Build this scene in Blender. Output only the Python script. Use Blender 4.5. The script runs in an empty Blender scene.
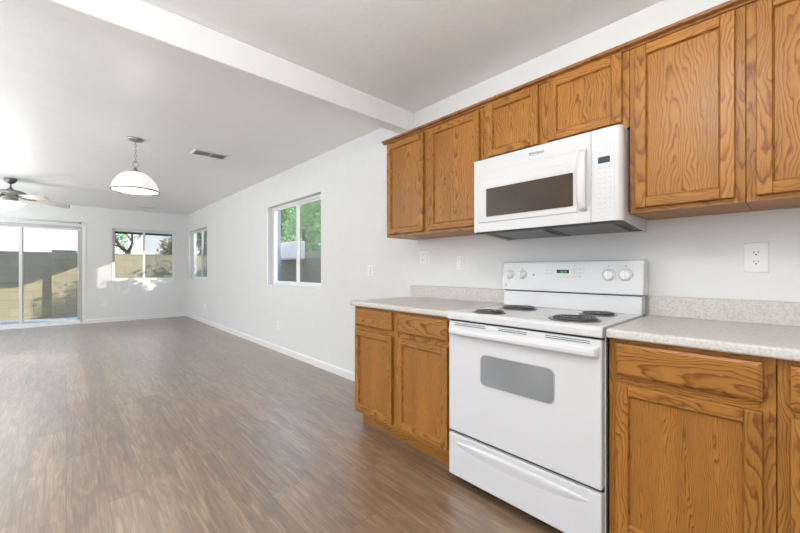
import bpy, bmesh, math, random
from mathutils import Vector, Matrix, Quaternion
random.seed(7)
S = bpy.context.scene
COL = S.collection
PI = math.pi

# ------------------------------------------------------------------ camera
cam_d = bpy.data.cameras.new('camera'); cam = bpy.data.objects.new('camera', cam_d); COL.objects.link(cam)
cam.location = (0, 0, 1.1347)
cam.rotation_euler = (PI/2, 0, -math.radians(42.726))
cam_d.sensor_width = 36; cam_d.lens = 361.34/800*36
cam_d.shift_y = 3.04/800
cam_d.clip_start = .05; cam_d.clip_end = 200
S.camera = cam

# ------------------------------------------------------------------ world, sun, exposure
w = bpy.data.worlds.new('sky'); S.world = w; w.use_nodes = True
nt = w.node_tree; nt.nodes.clear()
out = nt.nodes.new('ShaderNodeOutputWorld'); bg = nt.nodes.new('ShaderNodeBackground')
tc = nt.nodes.new('ShaderNodeTexCoord'); sp = nt.nodes.new('ShaderNodeSeparateXYZ'); rp = nt.nodes.new('ShaderNodeValToRGB')
nt.links.new(tc.outputs['Generated'], sp.inputs[0]); nt.links.new(sp.outputs['Z'], rp.inputs[0])
nt.links.new(rp.outputs[0], bg.inputs[0]); nt.links.new(bg.outputs[0], out.inputs[0])
e = rp.color_ramp.elements
e[0].position = 0.0; e[0].color = (.44, .45, .46, 1)
e[1].position = .7; e[1].color = (.45, .68, 1.05, 1)
m = e.new(.14); m.color = (.40, .45, .52, 1)
m = e.new(.40); m.color = (.85, .95, 1.15, 1)
bg.inputs[1].default_value = 3.8

sun_d = bpy.data.lights.new('sun', 'SUN'); sun = bpy.data.objects.new('sun', sun_d); COL.objects.link(sun)
sun_d.energy = 7.0; sun_d.color = (1, .90, .74); sun_d.angle = math.radians(.6)
sun.location = (6, -4, 6)
sdir = Vector((-1, .70, -.46))
sun.rotation_euler = sdir.to_track_quat('-Z', 'Y').to_euler()

def area(name, loc, target, sx, sy, power, color=(1, 1, 1)):
    d = bpy.data.lights.new(name, 'AREA'); o = bpy.data.objects.new(name, d); COL.objects.link(o)
    d.shape = 'RECTANGLE'; d.size = sx; d.size_y = sy; d.energy = power; d.color = color
    o.location = loc
    o.rotation_euler = (Vector(target)-Vector(loc)).to_track_quat('-Z', 'Z' if abs(target[2]-loc[2]) < 1.2 else 'Y').to_euler()
    return o
kd = bpy.data.lights.new('kitchen_fill', 'POINT'); ko_ = bpy.data.objects.new('kitchen_fill', kd); COL.objects.link(ko_)
kd.energy = 31; kd.color = (1, .965, .91); kd.shadow_soft_size = .12; ko_.location = (.45, .35, 2.27)  # added point light under the unseen fixture, fills the kitchen from above
area('left_fill', (-3.25, 4.6, 1.35), (2, 5.4, 1.5), 4.2, 1.9, 66, (.90, .97, .99))  # added fill panel standing in for daylight from the left
area('left_fill_kitchen', (-3.25, .2, 1.45), (2, 1.2, 1.35), 1.8, 1.6, 1.5, (.97, .985, 1))  # weak added fill on the kitchen side, in place of window light
area('bounce_fill_kitchen', (-.75, -.1, 1.45), (-.75, -.1, 2.45), 1.0, 1.6, 84, (.94, .985, .99))  # added upward fill, in place of a flash bounced off the ceiling
area('bounce_fill_living', (-2.35, 5.4, 1.22), (-2.35, 5.4, 2.45), 1.6, 7.6, 235, (.90, .975, .99))  # added long upward panel that brightens the living room ceiling

vs = S.view_settings
S.display_settings.display_device = 'sRGB'
vs.view_transform = 'Standard'; vs.look = 'None'; vs.gamma = 1; vs.use_curve_mapping = False
vs.exposure = -0.07
S.cycles.max_bounces = 10; S.cycles.diffuse_bounces = 6; S.cycles.transparent_max_bounces = 16
S.cycles.sample_clamp_indirect = 6
S.cycles.caustics_reflective = False; S.cycles.caustics_refractive = False
try:
    S.cycles.use_denoising = True
except Exception: pass

# ------------------------------------------------------------------ materials
def newmat(name):
    m = bpy.data.materials.new(name); m.use_nodes = True
    nt = m.node_tree; nt.nodes.clear()
    o = nt.nodes.new('ShaderNodeOutputMaterial')
    return m, nt, o
def node(nt, t, **kw):
    n = nt.nodes.new(t)
    for k, v in kw.items(): setattr(n, k, v)
    return n
def setin(n, **kw):
    for k, v in kw.items():
        n.inputs[k.replace('_', ' ')].default_value = v
def bsdf(nt, o, col=(.8,.8,.8), rough=.5, metal=0, spec=.5, coat=0):
    b = nt.nodes.new('ShaderNodeBsdfPrincipled')
    b.inputs['Base Color'].default_value = (*col, 1); b.inputs['Roughness'].default_value = rough
    b.inputs['Metallic'].default_value = metal; b.inputs['Specular IOR Level'].default_value = spec
    b.inputs['Coat Weight'].default_value = coat
    nt.links.new(b.outputs[0], o.inputs[0]); return b
def add_bump(nt, b, scale, strength, dist=.002, detail=3, coord='Object', stretch=None):
    tc = node(nt, 'ShaderNodeTexCoord'); n = node(nt, 'ShaderNodeTexNoise'); bp = node(nt, 'ShaderNodeBump')
    n.inputs['Scale'].default_value = scale; n.inputs['Detail'].default_value = detail
    if stretch:
        mp = node(nt, 'ShaderNodeMapping'); mp.inputs['Scale'].default_value = stretch
        nt.links.new(tc.outputs[coord], mp.inputs[0]); nt.links.new(mp.outputs[0], n.inputs['Vector'])
    else: nt.links.new(tc.outputs[coord], n.inputs['Vector'])
    nt.links.new(n.outputs['Fac'], bp.inputs['Height'])
    bp.inputs['Strength'].default_value = strength; bp.inputs['Distance'].default_value = dist
    nt.links.new(bp.outputs[0], b.inputs['Normal'])
    return n
def plain(name, col, rough=.5, metal=0, spec=.5, bump=None, coat=0, vary=.04, vscale=6):
    m, nt, o = newmat(name)
    b = bsdf(nt, o, col, rough, metal, spec, coat)
    if vary:
        tc = node(nt, 'ShaderNodeTexCoord'); n = node(nt, 'ShaderNodeTexNoise'); n.inputs['Scale'].default_value = vscale
        nt.links.new(tc.outputs['Object'], n.inputs['Vector'])
        r = node(nt, 'ShaderNodeValToRGB'); nt.links.new(n.outputs['Fac'], r.inputs[0])
        r.color_ramp.elements[0].position = .3; r.color_ramp.elements[1].position = .7
        r.color_ramp.elements[0].color = (*[c*(1-vary) for c in col], 1)
        r.color_ramp.elements[1].color = (*[min(1, c*(1+vary)) for c in col], 1)
        nt.links.new(r.outputs[0], b.inputs['Base Color'])
    if bump: add_bump(nt, b, *bump)
    return m
def emit(name, col, strength, base=.8):
    m, nt, o = newmat(name); b = bsdf(nt, o, (base,)*3, .4)
    b.inputs['Emission Color'].default_value = (*col, 1); b.inputs['Emission Strength'].default_value = strength
    return m
def math_(nt, op, a, b=None, c=None):
    n = node(nt, 'ShaderNodeMath', operation=op)
    for i, x in enumerate((a, b, c)):
        if x is None: continue
        if isinstance(x, (int, float)): n.inputs[i].default_value = x
        else: nt.links.new(x, n.inputs[i])
    return n.outputs[0]

def oak(name, light, mid, dark, rough=.38, freq=105):
    """oak veneer; the mesh attribute gc holds (along the grain, across it, seed)"""
    m, nt, o = newmat(name); b = bsdf(nt, o, light, rough, 0, .32)
    L = nt.links
    at = node(nt, 'ShaderNodeAttribute', attribute_name='gc')
    s = node(nt, 'ShaderNodeSeparateXYZ'); L.new(at.outputs['Vector'], s.inputs[0])
    A, C, Z = s.outputs
    def vec(x, y, z):
        c = node(nt, 'ShaderNodeCombineXYZ')
        for i, q in enumerate((x, y, z)):
            if isinstance(q, (int, float)): c.inputs[i].default_value = q
            else: L.new(q, c.inputs[i])
        return c.outputs[0]
    def noise(v, scale, detail=2, rough_=.5):
        n = node(nt, 'ShaderNodeTexNoise'); n.inputs['Scale'].default_value = scale
        n.inputs['Detail'].default_value = detail; n.inputs['Roughness'].default_value = rough_
        L.new(v, n.inputs['Vector']); return n.outputs['Fac']
    n1 = noise(vec(math_(nt, 'MULTIPLY', A, 3.2), math_(nt, 'MULTIPLY', C, 9), Z), 1.0, 2.5)
    n2 = noise(vec(math_(nt, 'MULTIPLY', A, 14), math_(nt, 'MULTIPLY', C, 30), Z), 1.0, 3)
    n1c = math_(nt, 'MULTIPLY', math_(nt, 'SUBTRACT', n1, .5), .14)
    n2c = math_(nt, 'MULTIPLY', math_(nt, 'SUBTRACT', n2, .5), .011)
    cc = math_(nt, 'ADD', C, n1c)
    aa = math_(nt, 'ADD', math_(nt, 'MULTIPLY', A, .075), math_(nt, 'MULTIPLY', math_(nt, 'SUBTRACT', math_(nt, 'FRACT', math_(nt, 'MULTIPLY', Z, .731)), .5), .10))
    r = math_(nt, 'SQRT', math_(nt, 'ADD', math_(nt, 'MULTIPLY', cc, cc), math_(nt, 'MULTIPLY', aa, aa)))
    r = math_(nt, 'ADD', r, n2c)
    fr = math_(nt, 'FRACT', math_(nt, 'MULTIPLY', r, freq))
    rp = node(nt, 'ShaderNodeValToRGB'); L.new(fr, rp.inputs[0])
    e = rp.color_ramp.elements
    e[0].position = 0; e[0].color = (.0, .0, .0, 1); e[1].position = 1; e[1].color = (0, 0, 0, 1)
    for p, v in ((.25, .03), (.58, .22), (.76, .75), (.84, 1.0), (.93, .22)):
        q = e.new(p); q.color = (v, v, v, 1)
    pore = noise(vec(math_(nt, 'MULTIPLY', A, 16), math_(nt, 'MULTIPLY', C, 420), Z), 1.0, 2, .6)
    pr = node(nt, 'ShaderNodeMapRange'); L.new(pore, pr.inputs[0])
    pr.inputs[1].default_value = .48; pr.inputs[2].default_value = .68; pr.inputs[3].default_value = 0; pr.inputs[4].default_value = 1
    m1 = node(nt, 'ShaderNodeMix', data_type='RGBA'); L.new(rp.outputs[0], m1.inputs[0])
    m1.inputs[6].default_value = (*light, 1); m1.inputs[7].default_value = (*mid, 1)
    pf = math_(nt, 'MULTIPLY', pr.outputs[0], math_(nt, 'ADD', math_(nt, 'MULTIPLY', rp.outputs[0], .45), .25))
    m2 = node(nt, 'ShaderNodeMix', data_type='RGBA'); L.new(pf, m2.inputs[0])
    L.new(m1.outputs[2], m2.inputs[6]); m2.inputs[7].default_value = (*dark, 1)
    br = noise(vec(math_(nt, 'MULTIPLY', A, 1.5), math_(nt, 'MULTIPLY', C, 5), math_(nt, 'ADD', Z, 4.5)), 1.0, 2)
    mr = node(nt, 'ShaderNodeMapRange'); L.new(br, mr.inputs[0]); mr.inputs[1].default_value = .3; mr.inputs[2].default_value = .7
    mr.inputs[3].default_value = .84; mr.inputs[4].default_value = 1.12
    vm = node(nt, 'ShaderNodeVectorMath', operation='SCALE'); L.new(m2.outputs[2], vm.inputs[0]); L.new(mr.outputs[0], vm.inputs['Scale'])
    L.new(vm.outputs[0], b.inputs['Base Color'])
    bp = node(nt, 'ShaderNodeBump'); bp.inputs['Strength'].default_value = .25; bp.inputs['Distance'].default_value = .0006
    bp.invert = True
    L.new(pf, bp.inputs['Height']); L.new(bp.outputs[0], b.inputs['Normal'])
    return m

M = {}
M['wall'] = plain('painted_drywall', (.76, .765, .765), .52, bump=(95, .22, .0015, 3), vary=.01)
M['ceiling'] = plain('textured_ceiling', (.84, .85, .85), .42, bump=(34, .26, .004, 4), vary=.012)
M['trimwhite'] = plain('semi_gloss_white_trim', (.82, .82, .81), .35, vary=.01)
M['oak'] = oak('golden_oak', (.405, .176, .033), (.200, .068, .011), (.080, .025, .0045))
M['oak_shade'] = oak('shade_toned_oak', (.30, .122, .030), (.18, .062, .014), (.09, .030, .007))  # darker oak that puts the moulding's underside shade into its colour
M['white'] = plain('white_enamel', (.69, .69, .70), .22, spec=.5, vary=.008)
M['white_plastic'] = plain('white_plastic', (.85, .85, .84), .35, vary=.008)
M['offwhite_line'] = plain('pale_grey_print', (.56, .56, .56), .5)
M['print'] = plain('grey_print', (.25, .25, .26), .5)
M['black'] = plain('black_gap', (.012, .012, .013), .6)
M['coil'] = plain('dark_element_metal', (.11, .11, .115), .38, .5)
M['pan'] = plain('grey_drip_pan', (.22, .22, .225), .3, .8)
M['chrome'] = plain('chrome_drip_pan', (.62, .62, .63), .2, 1)
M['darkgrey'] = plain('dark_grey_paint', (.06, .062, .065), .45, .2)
M['filter'] = plain('aluminium_grease_filter', (.24, .24, .235), .35, .9, bump=(300, .9, .002, 1))
M['ovenglass'] = plain('grey_oven_glass', (.235, .24, .245), .16, spec=.6, vary=.10, vscale=4)
M['mwglass'] = plain('dark_microwave_glass', (.062, .036, .020), .14, spec=.22, vary=.2, vscale=5)
M['display_blue'] = emit('blue_display', (.10, .22, .40), .22, .02)
M['display_dark'] = plain('dark_display', (.02, .035, .05), .15)
M['display_green'] = emit('green_digits', (.15, .9, .25), .55, .02)
M['display_green_dark'] = plain('dark_green_display', (.015, .05, .022), .15)
M['nickel'] = plain('brushed_nickel', (.36, .35, .33), .38, .9)
M['pewter'] = plain('dark_pewter', (.16, .155, .145), .4, .85)
M['blade'] = plain('grey_fan_blade', (.42, .41, .39), .45)
M['frosted'] = emit('lit_frosted_glass', (1, .985, .96), .42, .85)
M['bulb'] = emit('lit_bulb', (1, .96, .9), 3.0, .9)
M['vinyl'] = plain('white_vinyl', (.80, .80, .80), .35, vary=.01)
M['vinyl_grey'] = plain('almond_aluminium', (.52, .52, .51), .4, .2)
M['concrete'] = plain('concrete', (.50, .51, .54), .85, bump=(60, .3), vary=.12)
M['gravel'] = plain('desert_gravel', (.40, .31, .23), .9, bump=(40, .9, .02), vary=.25, vscale=25)
M['stucco'] = plain('shade_toned_stucco', (.20, .23, .27), .9, bump=(80, .5))  # slate tone puts shade into the colour of the bay
M['paint_beige'] = plain('pale_patio_paint', (.72, .68, .60), .8)
M['palebox'] = plain('pale_painted_metal', (.97, .86, .80), .5)
M['bark'] = plain('bark', (.075, .05, .035), .9, bump=(30, .8, .01), vary=.3, vscale=20)
M['rooftile'] = plain('brown_fascia', (.10, .07, .05), .7)

def leafmat(name, c1, c2):
    m, nt, o = newmat(name); L = nt.links
    at = node(nt, 'ShaderNodeAttribute', attribute_name='gc')
    s = node(nt, 'ShaderNodeSeparateXYZ'); L.new(at.outputs['Vector'], s.inputs[0])
    r = node(nt, 'ShaderNodeMix', data_type='RGBA'); L.new(s.outputs[2], r.inputs[0])
    r.inputs[6].default_value = (*c1, 1); r.inputs[7].default_value = (*c2, 1)
    d = node(nt, 'ShaderNodeBsdfDiffuse'); t = node(nt, 'ShaderNodeBsdfTranslucent'); mx = node(nt, 'ShaderNodeMixShader')
    L.new(r.outputs[2], d.inputs[0]); L.new(r.outputs[2], t.inputs[0]); mx.inputs[0].default_value = .45
    L.new(d.outputs[0], mx.inputs[1]); L.new(t.outputs[0], mx.inputs[2]); L.new(mx.outputs[0], o.inputs[0])
    return m
M['leaf'] = leafmat('green_leaves', (.16, .32, .13), (.55, .66, .34))
M['leaf_blue'] = leafmat('blue_green_leaves', (.10, .19, .16), (.30, .38, .30))
M['leaf_dry'] = leafmat('dry_gold_leaves', (.26, .20, .09), (.60, .50, .28))

def glassmat():
    m, nt, o = newmat('window_glass'); L = nt.links
    t = node(nt, 'ShaderNodeBsdfTransparent'); g = node(nt, 'ShaderNodeBsdfGlossy'); g.inputs['Roughness'].default_value = .02
    t.inputs[0].default_value = (.94, .96, .95, 1)
    lw = node(nt, 'ShaderNodeLayerWeight'); lw.inputs[0].default_value = .5
    class F: pass
    f = F(); f.outputs = [math_(nt, 'ADD', math_(nt, 'MULTIPLY', math_(nt, 'POWER', lw.outputs['Facing'], 5), .7), .015)]
    mx = node(nt, 'ShaderNodeMixShader'); L.new(f.outputs[0], mx.inputs[0]); L.new(t.outputs[0], mx.inputs[1]); L.new(g.outputs[0], mx.inputs[2])
    L.new(mx.outputs[0], o.inputs[0]); return m
def screenmat():
    m, nt, o = newmat('insect_screen'); L = nt.links
    t = node(nt, 'ShaderNodeBsdfTransparent'); d = node(nt, 'ShaderNodeBsdfDiffuse'); d.inputs[0].default_value = (.22, .23, .24, 1)
    mx = node(nt, 'ShaderNodeMixShader'); mx.inputs[0].default_value = .25
    L.new(t.outputs[0], mx.inputs[1]); L.new(d.outputs[0], mx.inputs[2]); L.new(mx.outputs[0], o.inputs[0]); return m
M['glass'] = glassmat(); M['screen'] = screenmat()

def floormat():
    m, nt, o = newmat('vinyl_plank_floor'); L = nt.links
    b = bsdf(nt, o, (.15,.11,.08), .30, 0, 1.0, 1.0); b.inputs['Coat Roughness'].default_value = .36
    tc = node(nt, 'ShaderNodeTexCoord'); s = node(nt, 'ShaderNodeSeparateXYZ'); L.new(tc.outputs['Object'], s.inputs[0])
    X, Y, _ = s.outputs
    PW, PL = .152, 1.22
    row = math_(nt, 'FLOOR', math_(nt, 'DIVIDE', X, PW))
    wn = node(nt, 'ShaderNodeTexWhiteNoise', noise_dimensions='1D'); L.new(row, wn.inputs['W'])
    yy = math_(nt, 'ADD', math_(nt, 'DIVIDE', Y, PL), wn.outputs['Value'])
    col = math_(nt, 'FLOOR', yy)
    c = node(nt, 'ShaderNodeCombineXYZ'); L.new(row, c.inputs[0]); L.new(col, c.inputs[1])
    w2 = node(nt, 'ShaderNodeTexWhiteNoise', noise_dimensions='3D'); L.new(c.outputs[0], w2.inputs['Vector'])
    seed = math_(nt, 'MULTIPLY', w2.outputs['Value'], 37)
    def noise(ax, ay, detail, off=0, rough=.6, dist=0):
        v = node(nt, 'ShaderNodeCombineXYZ')
        L.new(math_(nt, 'MULTIPLY', X, ax), v.inputs[0]); L.new(math_(nt, 'MULTIPLY', Y, ay), v.inputs[1]); L.new(math_(nt, 'ADD', seed, off), v.inputs[2])
        n = node(nt, 'ShaderNodeTexNoise'); n.inputs['Scale'].default_value = 1; n.inputs['Detail'].default_value = detail
        n.inputs['Roughness'].default_value = rough; n.inputs['Distortion'].default_value = dist
        L.new(v.outputs[0], n.inputs['Vector']); return n.outputs['Fac']
    g1 = noise(14, 1.6, 4, 0, .6, .8); g2 = noise(230, 5, 3, 5); g3 = noise(46, 1.8, 4, 9, .65, 1.2)
    rings = math_(nt, 'PINGPONG', math_(nt, 'MULTIPLY', g1, 9), 1)
    mixv = math_(nt, 'ADD', math_(nt, 'MULTIPLY', g2, .42), math_(nt, 'ADD', math_(nt, 'MULTIPLY', g3, .50), math_(nt, 'MULTIPLY', rings, .14)))
    mixv = math_(nt, 'ADD', mixv, math_(nt, 'MULTIPLY', math_(nt, 'SUBTRACT', w2.outputs['Value'], .5), .10))
    rp = node(nt, 'ShaderNodeValToRGB'); L.new(mixv, rp.inputs[0]); e = rp.color_ramp.elements
    e[0].position = .34; e[0].color = (.105, .062, .037, 1); e[1].position = .74; e[1].color = (.40, .268, .172, 1)
    q = e.new(.53); q.color = (.210, .128, .076, 1)
    # plank joints
    fx = math_(nt, 'FRACT', math_(nt, 'DIVIDE', X, PW)); fy = math_(nt, 'FRACT', yy)
    jx = math_(nt, 'LESS_THAN', math_(nt, 'MINIMUM', fx, math_(nt, 'SUBTRACT', 1, fx)), .008)
    jy = math_(nt, 'LESS_THAN', math_(nt, 'MINIMUM', fy, math_(nt, 'SUBTRACT', 1, fy)), .0012)
    j = math_(nt, 'MAXIMUM', jx, jy)
    mx = node(nt, 'ShaderNodeMix', data_type='RGBA'); L.new(math_(nt, 'MULTIPLY', j, .55), mx.inputs[0]); L.new(rp.outputs[0], mx.inputs[6])
    mx.inputs[7].default_value = (.03, .02, .015, 1)
    L.new(mx.outputs[2], b.inputs['Base Color'])
    rr = node(nt, 'ShaderNodeMapRange'); L.new(g3, rr.inputs[0]); rr.inputs[3].default_value = .32; rr.inputs[4].default_value = .46
    L.new(rr.outputs[0], b.inputs['Roughness'])
    bp = node(nt, 'ShaderNodeBump'); bp.inputs['Strength'].default_value = .12; bp.inputs['Distance'].default_value = .0006
    L.new(mixv, bp.inputs['Height']); L.new(bp.outputs[0], b.inputs['Normal'])
    return m
M['floor'] = floormat()

def countermat():
    m, nt, o = newmat('speckled_laminate'); L = nt.links
    b = bsdf(nt, o, (.6,.58,.55), .38, 0, .5)
    tc = node(nt, 'ShaderNodeTexCoord'); v = node(nt, 'ShaderNodeTexNoise'); v.inputs['Scale'].default_value = 110; v.inputs['Detail'].default_value = 3
    L.new(tc.outputs['Object'], v.inputs['Vector'])
    r = node(nt, 'ShaderNodeValToRGB'); L.new(v.outputs['Fac'], r.inputs[0]); e = r.color_ramp.elements
    e[0].position = .36; e[0].color = (.54, .50, .455, 1); e[1].position = .64; e[1].color = (.66, .635, .60, 1)
    q = e.new(.47); q.color = (.61, .58, .54, 1)
    L.new(r.outputs[0], b.inputs['Base Color']); return m
M['counter'] = countermat()

def blockmat(vertical_axis='X'):
    m, nt, o = newmat('grey_block_wall_'+vertical_axis); L = nt.links
    b = bsdf(nt, o, (.3,.27,.22), .9, 0, .2)
    tc = node(nt, 'ShaderNodeTexCoord'); s = node(nt, 'ShaderNodeSeparateXYZ'); L.new(tc.outputs['Object'], s.inputs[0])
    c = node(nt, 'ShaderNodeCombineXYZ'); L.new(s.outputs[vertical_axis], c.inputs[0]); L.new(s.outputs['Z'], c.inputs[1])
    br = node(nt, 'ShaderNodeTexBrick'); L.new(c.outputs[0], br.inputs['Vector'])
    br.inputs['Scale'].default_value = 1; br.inputs['Brick Width'].default_value = .40; br.inputs['Row Height'].default_value = .20
    br.inputs['Mortar Size'].default_value = .006; br.inputs['Mortar Smooth'].default_value = .3
    br.inputs['Color1'].default_value = (.42, .365, .265, 1); br.inputs['Color2'].default_value = (.38, .33, .235, 1); br.inputs['Mortar'].default_value = (.31, .27, .195, 1)
    L.new(br.outputs['Color'], b.inputs['Base Color'])
    bp = node(nt, 'ShaderNodeBump'); bp.inputs['Strength'].default_value = .4; bp.inputs['Distance'].default_value = .01; bp.invert = True
    L.new(br.outputs['Fac'], bp.inputs['Height']); L.new(bp.outputs[0], b.inputs['Normal'])
    return m
M['blockX'] = blockmat('X'); M['blockY'] = blockmat('Y')

# ------------------------------------------------------------------ mesh builder
class MB:
    def __init__(s): s.v = []; s.f = []; s.mi = []; s.gc = []; s.m = []; s.sm = []
    def mat(s, m):
        if isinstance(m, str): m = M[m]
        if m not in s.m: s.m.append(m)
        return s.m.index(m)
    def poly(s, verts, faces, m, grain='z', seed=None, smooth=False, goff=None, gs=1):
        i = len(s.v); k = s.mat(m); verts = [Vector(v) for v in verts]
        n = len(verts); c = sum(verts, Vector())/n
        seed = random.random()*50 if seed is None else seed
        goff = (random.random()-.5)*.09 if goff is None else goff
        for p in verts:
            s.v.append(tuple(p))
            if grain == 'z': g = (p.z-c.z, p.y-c.y + (p.x-c.x) + goff, seed)
            elif grain == 'y': g = (p.y-c.y, p.z-c.z + (p.x-c.x) + goff, seed)
            else: g = (p.x-c.x, p.z-c.z + (p.y-c.y) + goff, seed)
            s.gc.append((g[0], g[1]*gs, g[2]))
        for f in faces: s.f.append(tuple(i+j for j in f)); s.mi.append(k); s.sm.append(smooth)
    def box(s, x0, x1, y0, y1, z0, z1, m='white', **k):
        x0, x1 = sorted((x0, x1)); y0, y1 = sorted((y0, y1)); z0, z1 = sorted((z0, z1))
        v = [(x0,y0,z0),(x1,y0,z0),(x1,y1,z0),(x0,y1,z0),(x0,y0,z1),(x1,y0,z1),(x1,y1,z1),(x0,y1,z1)]
        s.poly(v, [(0,3,2,1),(4,5,6,7),(0,1,5,4),(1,2,6,5),(2,3,7,6),(3,0,4,7)], m, **k); return s
    def prism(s, prof, axis, a0, a1, m='white', **k):
        """prof: list of 2D points; axis 'y': points are (x,z); 'z': (x,y); 'x': (y,z)"""
        def P(p, a): return {'y': (p[0], a, p[1]), 'z': (p[0], p[1], a), 'x': (a, p[0], p[1])}[axis]
        n = len(prof); v = [P(p, a0) for p in prof]+[P(p, a1) for p in prof]
        f = [tuple(range(n)), tuple(range(2*n-1, n-1, -1))]+[(i, i+n, (i+1) % n+n, (i+1) % n) for i in range(n)]
        s.poly(v, f, m, **k); return s
    def lathe(s, prof, c=(0,0,0), m='white', n=32, axis='z', smooth=True, close=True, scallop=None, **k):
        v = []; f = []
        for j, (r, h) in enumerate(prof):
            for i in range(n):
                a = 2*PI*i/n; rr = r
                if scallop: rr = r*(1+scallop*math.cos(6*a)*(r > .05))
                x, y = rr*math.cos(a), rr*math.sin(a)
                if axis == 'z': p = (x, y, h)
                elif axis == 'x': p = (h, x, y)
                else: p = (x, h, y)
                v.append((p[0]+c[0], p[1]+c[1], p[2]+c[2]))
        for j in range(len(prof)-1):
            for i in range(n):
                a, b = j*n+i, j*n+(i+1) % n
                f.append((a, b, b+n, a+n))
        if close:
            f.append(tuple(range(n-1, -1, -1))); f.append(tuple(range((len(prof)-1)*n, len(prof)*n)))
        s.poly(v, f, m, smooth=smooth, **k); return s
    def tube(s, pts, r, m='white', n=8, closed=False, **k):
        pts = [Vector(p) for p in pts]; v = []; f = []; N = len(pts); rs = r if isinstance(r, (list, tuple)) else [r]*N
        up = None
        for i, p in enumerate(pts):
            if closed: t = (pts[(i+1) % N]-pts[i-1]).normalized()
            else: t = (pts[min(i+1, N-1)]-pts[max(i-1, 0)]).normalized()
            if up is None: up = t.orthogonal().normalized()
            up = (up-t*up.dot(t)); up = up.normalized() if up.length > 1e-6 else t.orthogonal().normalized()
            q = t.cross(up)
            for j in range(n):
                a = 2*PI*j/n; v.append(p+(up*math.cos(a)+q*math.sin(a))*rs[i])
        for i in range(N if closed else N-1):
            for j in range(n):
                a = i*n+j; b = i*n+(j+1) % n; c = ((i+1) % N)*n+(j+1) % n; d = ((i+1) % N)*n+j
                f.append((a, b, c, d))
        if not closed:
            f.append(tuple(range(n-1, -1, -1))); f.append(tuple(range((N-1)*n, N*n)))
        s.poly(v, f, m, smooth=True, **k); return s
    def build(s, name, parent=None, bevel=0, seg=2, loc=None, origin=None, fix=True):
        """vertices are world coordinates (or relative to the parent's base if loc='local')"""
        me = bpy.data.meshes.new(name)
        base = Vector(origin) if origin is not None else Vector((0, 0, 0))
        if parent is not None and loc != 'local':
            q = parent
            while q is not None: base = base+Vector(q.location); q = q.parent
        me.from_pydata([tuple(Vector(v)-base) for v in s.v], [], s.f)
        for m in s.m: me.materials.append(m)
        for p, k, sm in zip(me.polygons, s.mi, s.sm): p.material_index = k; p.use_smooth = sm
        a = me.attributes.new('gc', 'FLOAT_VECTOR', 'POINT')
        a.data.foreach_set('vector', [c for g in s.gc for c in g])
        if fix:
            bm = bmesh.new(); bm.from_mesh(me); bmesh.ops.recalc_face_normals(bm, faces=bm.faces); bm.to_mesh(me); bm.free()
        me.update()
        o = bpy.data.objects.new(name, me); COL.objects.link(o)
        if parent is not None: o.parent = parent
        elif origin is not None: o.location = origin
        if bevel:
            b = o.modifiers.new('bevel', 'BEVEL'); b.width = bevel; b.segments = seg; b.limit_method = 'ANGLE'; b.angle_limit = math.radians(40)
            b.harden_normals = False
        return o

def tag(o, label=None, cat=None, group=None, kind=None):
    if label: o['label'] = label
    if cat: o['category'] = cat
    if group: o['group'] = group
    if kind: o['kind'] = kind
    return o
def thing(name, loc, label, cat, group=None, kind=None):
    o = bpy.data.objects.new(name, None); COL.objects.link(o); o.location = loc; o.empty_display_size = .1
    return tag(o, label, cat, group, kind)
def copy_tree(o, parent=None):
    c = o.copy(); COL.objects.link(c); c.parent = parent
    for ch in [x for x in list(bpy.data.objects) if x.parent == o]: copy_tree(ch, c)
    return c
def struct(o): o['kind'] = 'structure'; return o

# ------------------------------------------------------------------ room shell
W = 2.156; YF = 10.03; ZC = 2.458; T = .15; XL = -3.45; YB = -3.05
def wall_cells(mb, amin, amax, holes, zt, put):
    xs = sorted({amin, amax, *[h[0] for h in holes], *[h[1] for h in holes]})
    zs = sorted({0, zt, *[h[2] for h in holes], *[h[3] for h in holes]})
    for i in range(len(xs)-1):
        for j in range(len(zs)-1):
            ca, cz = (xs[i]+xs[i+1])/2, (zs[j]+zs[j+1])/2
            if any(h[0] < ca < h[1] and h[2] < cz < h[3] for h in holes): continue
            put(xs[i], xs[i+1], zs[j], zs[j+1])
WIN1 = (3.676, 5.186, .918, 2.035); WIN2 = (8.266, 9.72, .918, 2.035)
WIN3 = (.735, 1.93, .89, 2.035); DOOR = (-1.53, .245, 0.0, 2.03)
WINL1 = (2.6, 6.8, .45, 2.25); WINL2 = (-.7, 1.1, .7, 2.2); WINB = (-2.9, -.3, .6, 2.25)

mb = MB(); mb.box(XL-T, W+T, YB-T, YF+T, -.12, 0, 'floor'); struct(mb.build('floor'))
mb = MB(); mb.box(XL-T, W+T, YB-T, YF+T, ZC, ZC+.15, 'ceiling'); struct(mb.build('ceiling'))
mb = MB(); wall_cells(mb, YB, YF, [WIN1, WIN2], ZC, lambda a, b, c, d: mb.box(W, W+T, a, b, c, d, 'wall')); struct(mb.build('wall_right'))
mb = MB(); wall_cells(mb, XL-T, W+T, [WIN3, DOOR], ZC, lambda a, b, c, d: mb.box(a, b, YF, YF+T, c, d, 'wall')); struct(mb.build('wall_far'))
mb = MB(); wall_cells(mb, YB, YF, [WINL1, WINL2], ZC, lambda a, b, c, d: mb.box(XL-T, XL, a, b, c, d, 'wall')); struct(mb.build('wall_left'))
mb = MB(); wall_cells(mb, XL-T, W+T, [WINB], ZC, lambda a, b, c, d: mb.box(a, b, YB-T, YB, c, d, 'wall')); struct(mb.build('wall_back'))
mb = MB(); mb.box(XL, W, 2.16, 2.272, 2.292, ZC, 'ceiling'); struct(mb.build('trim_1', bevel=.008, seg=3))
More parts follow.
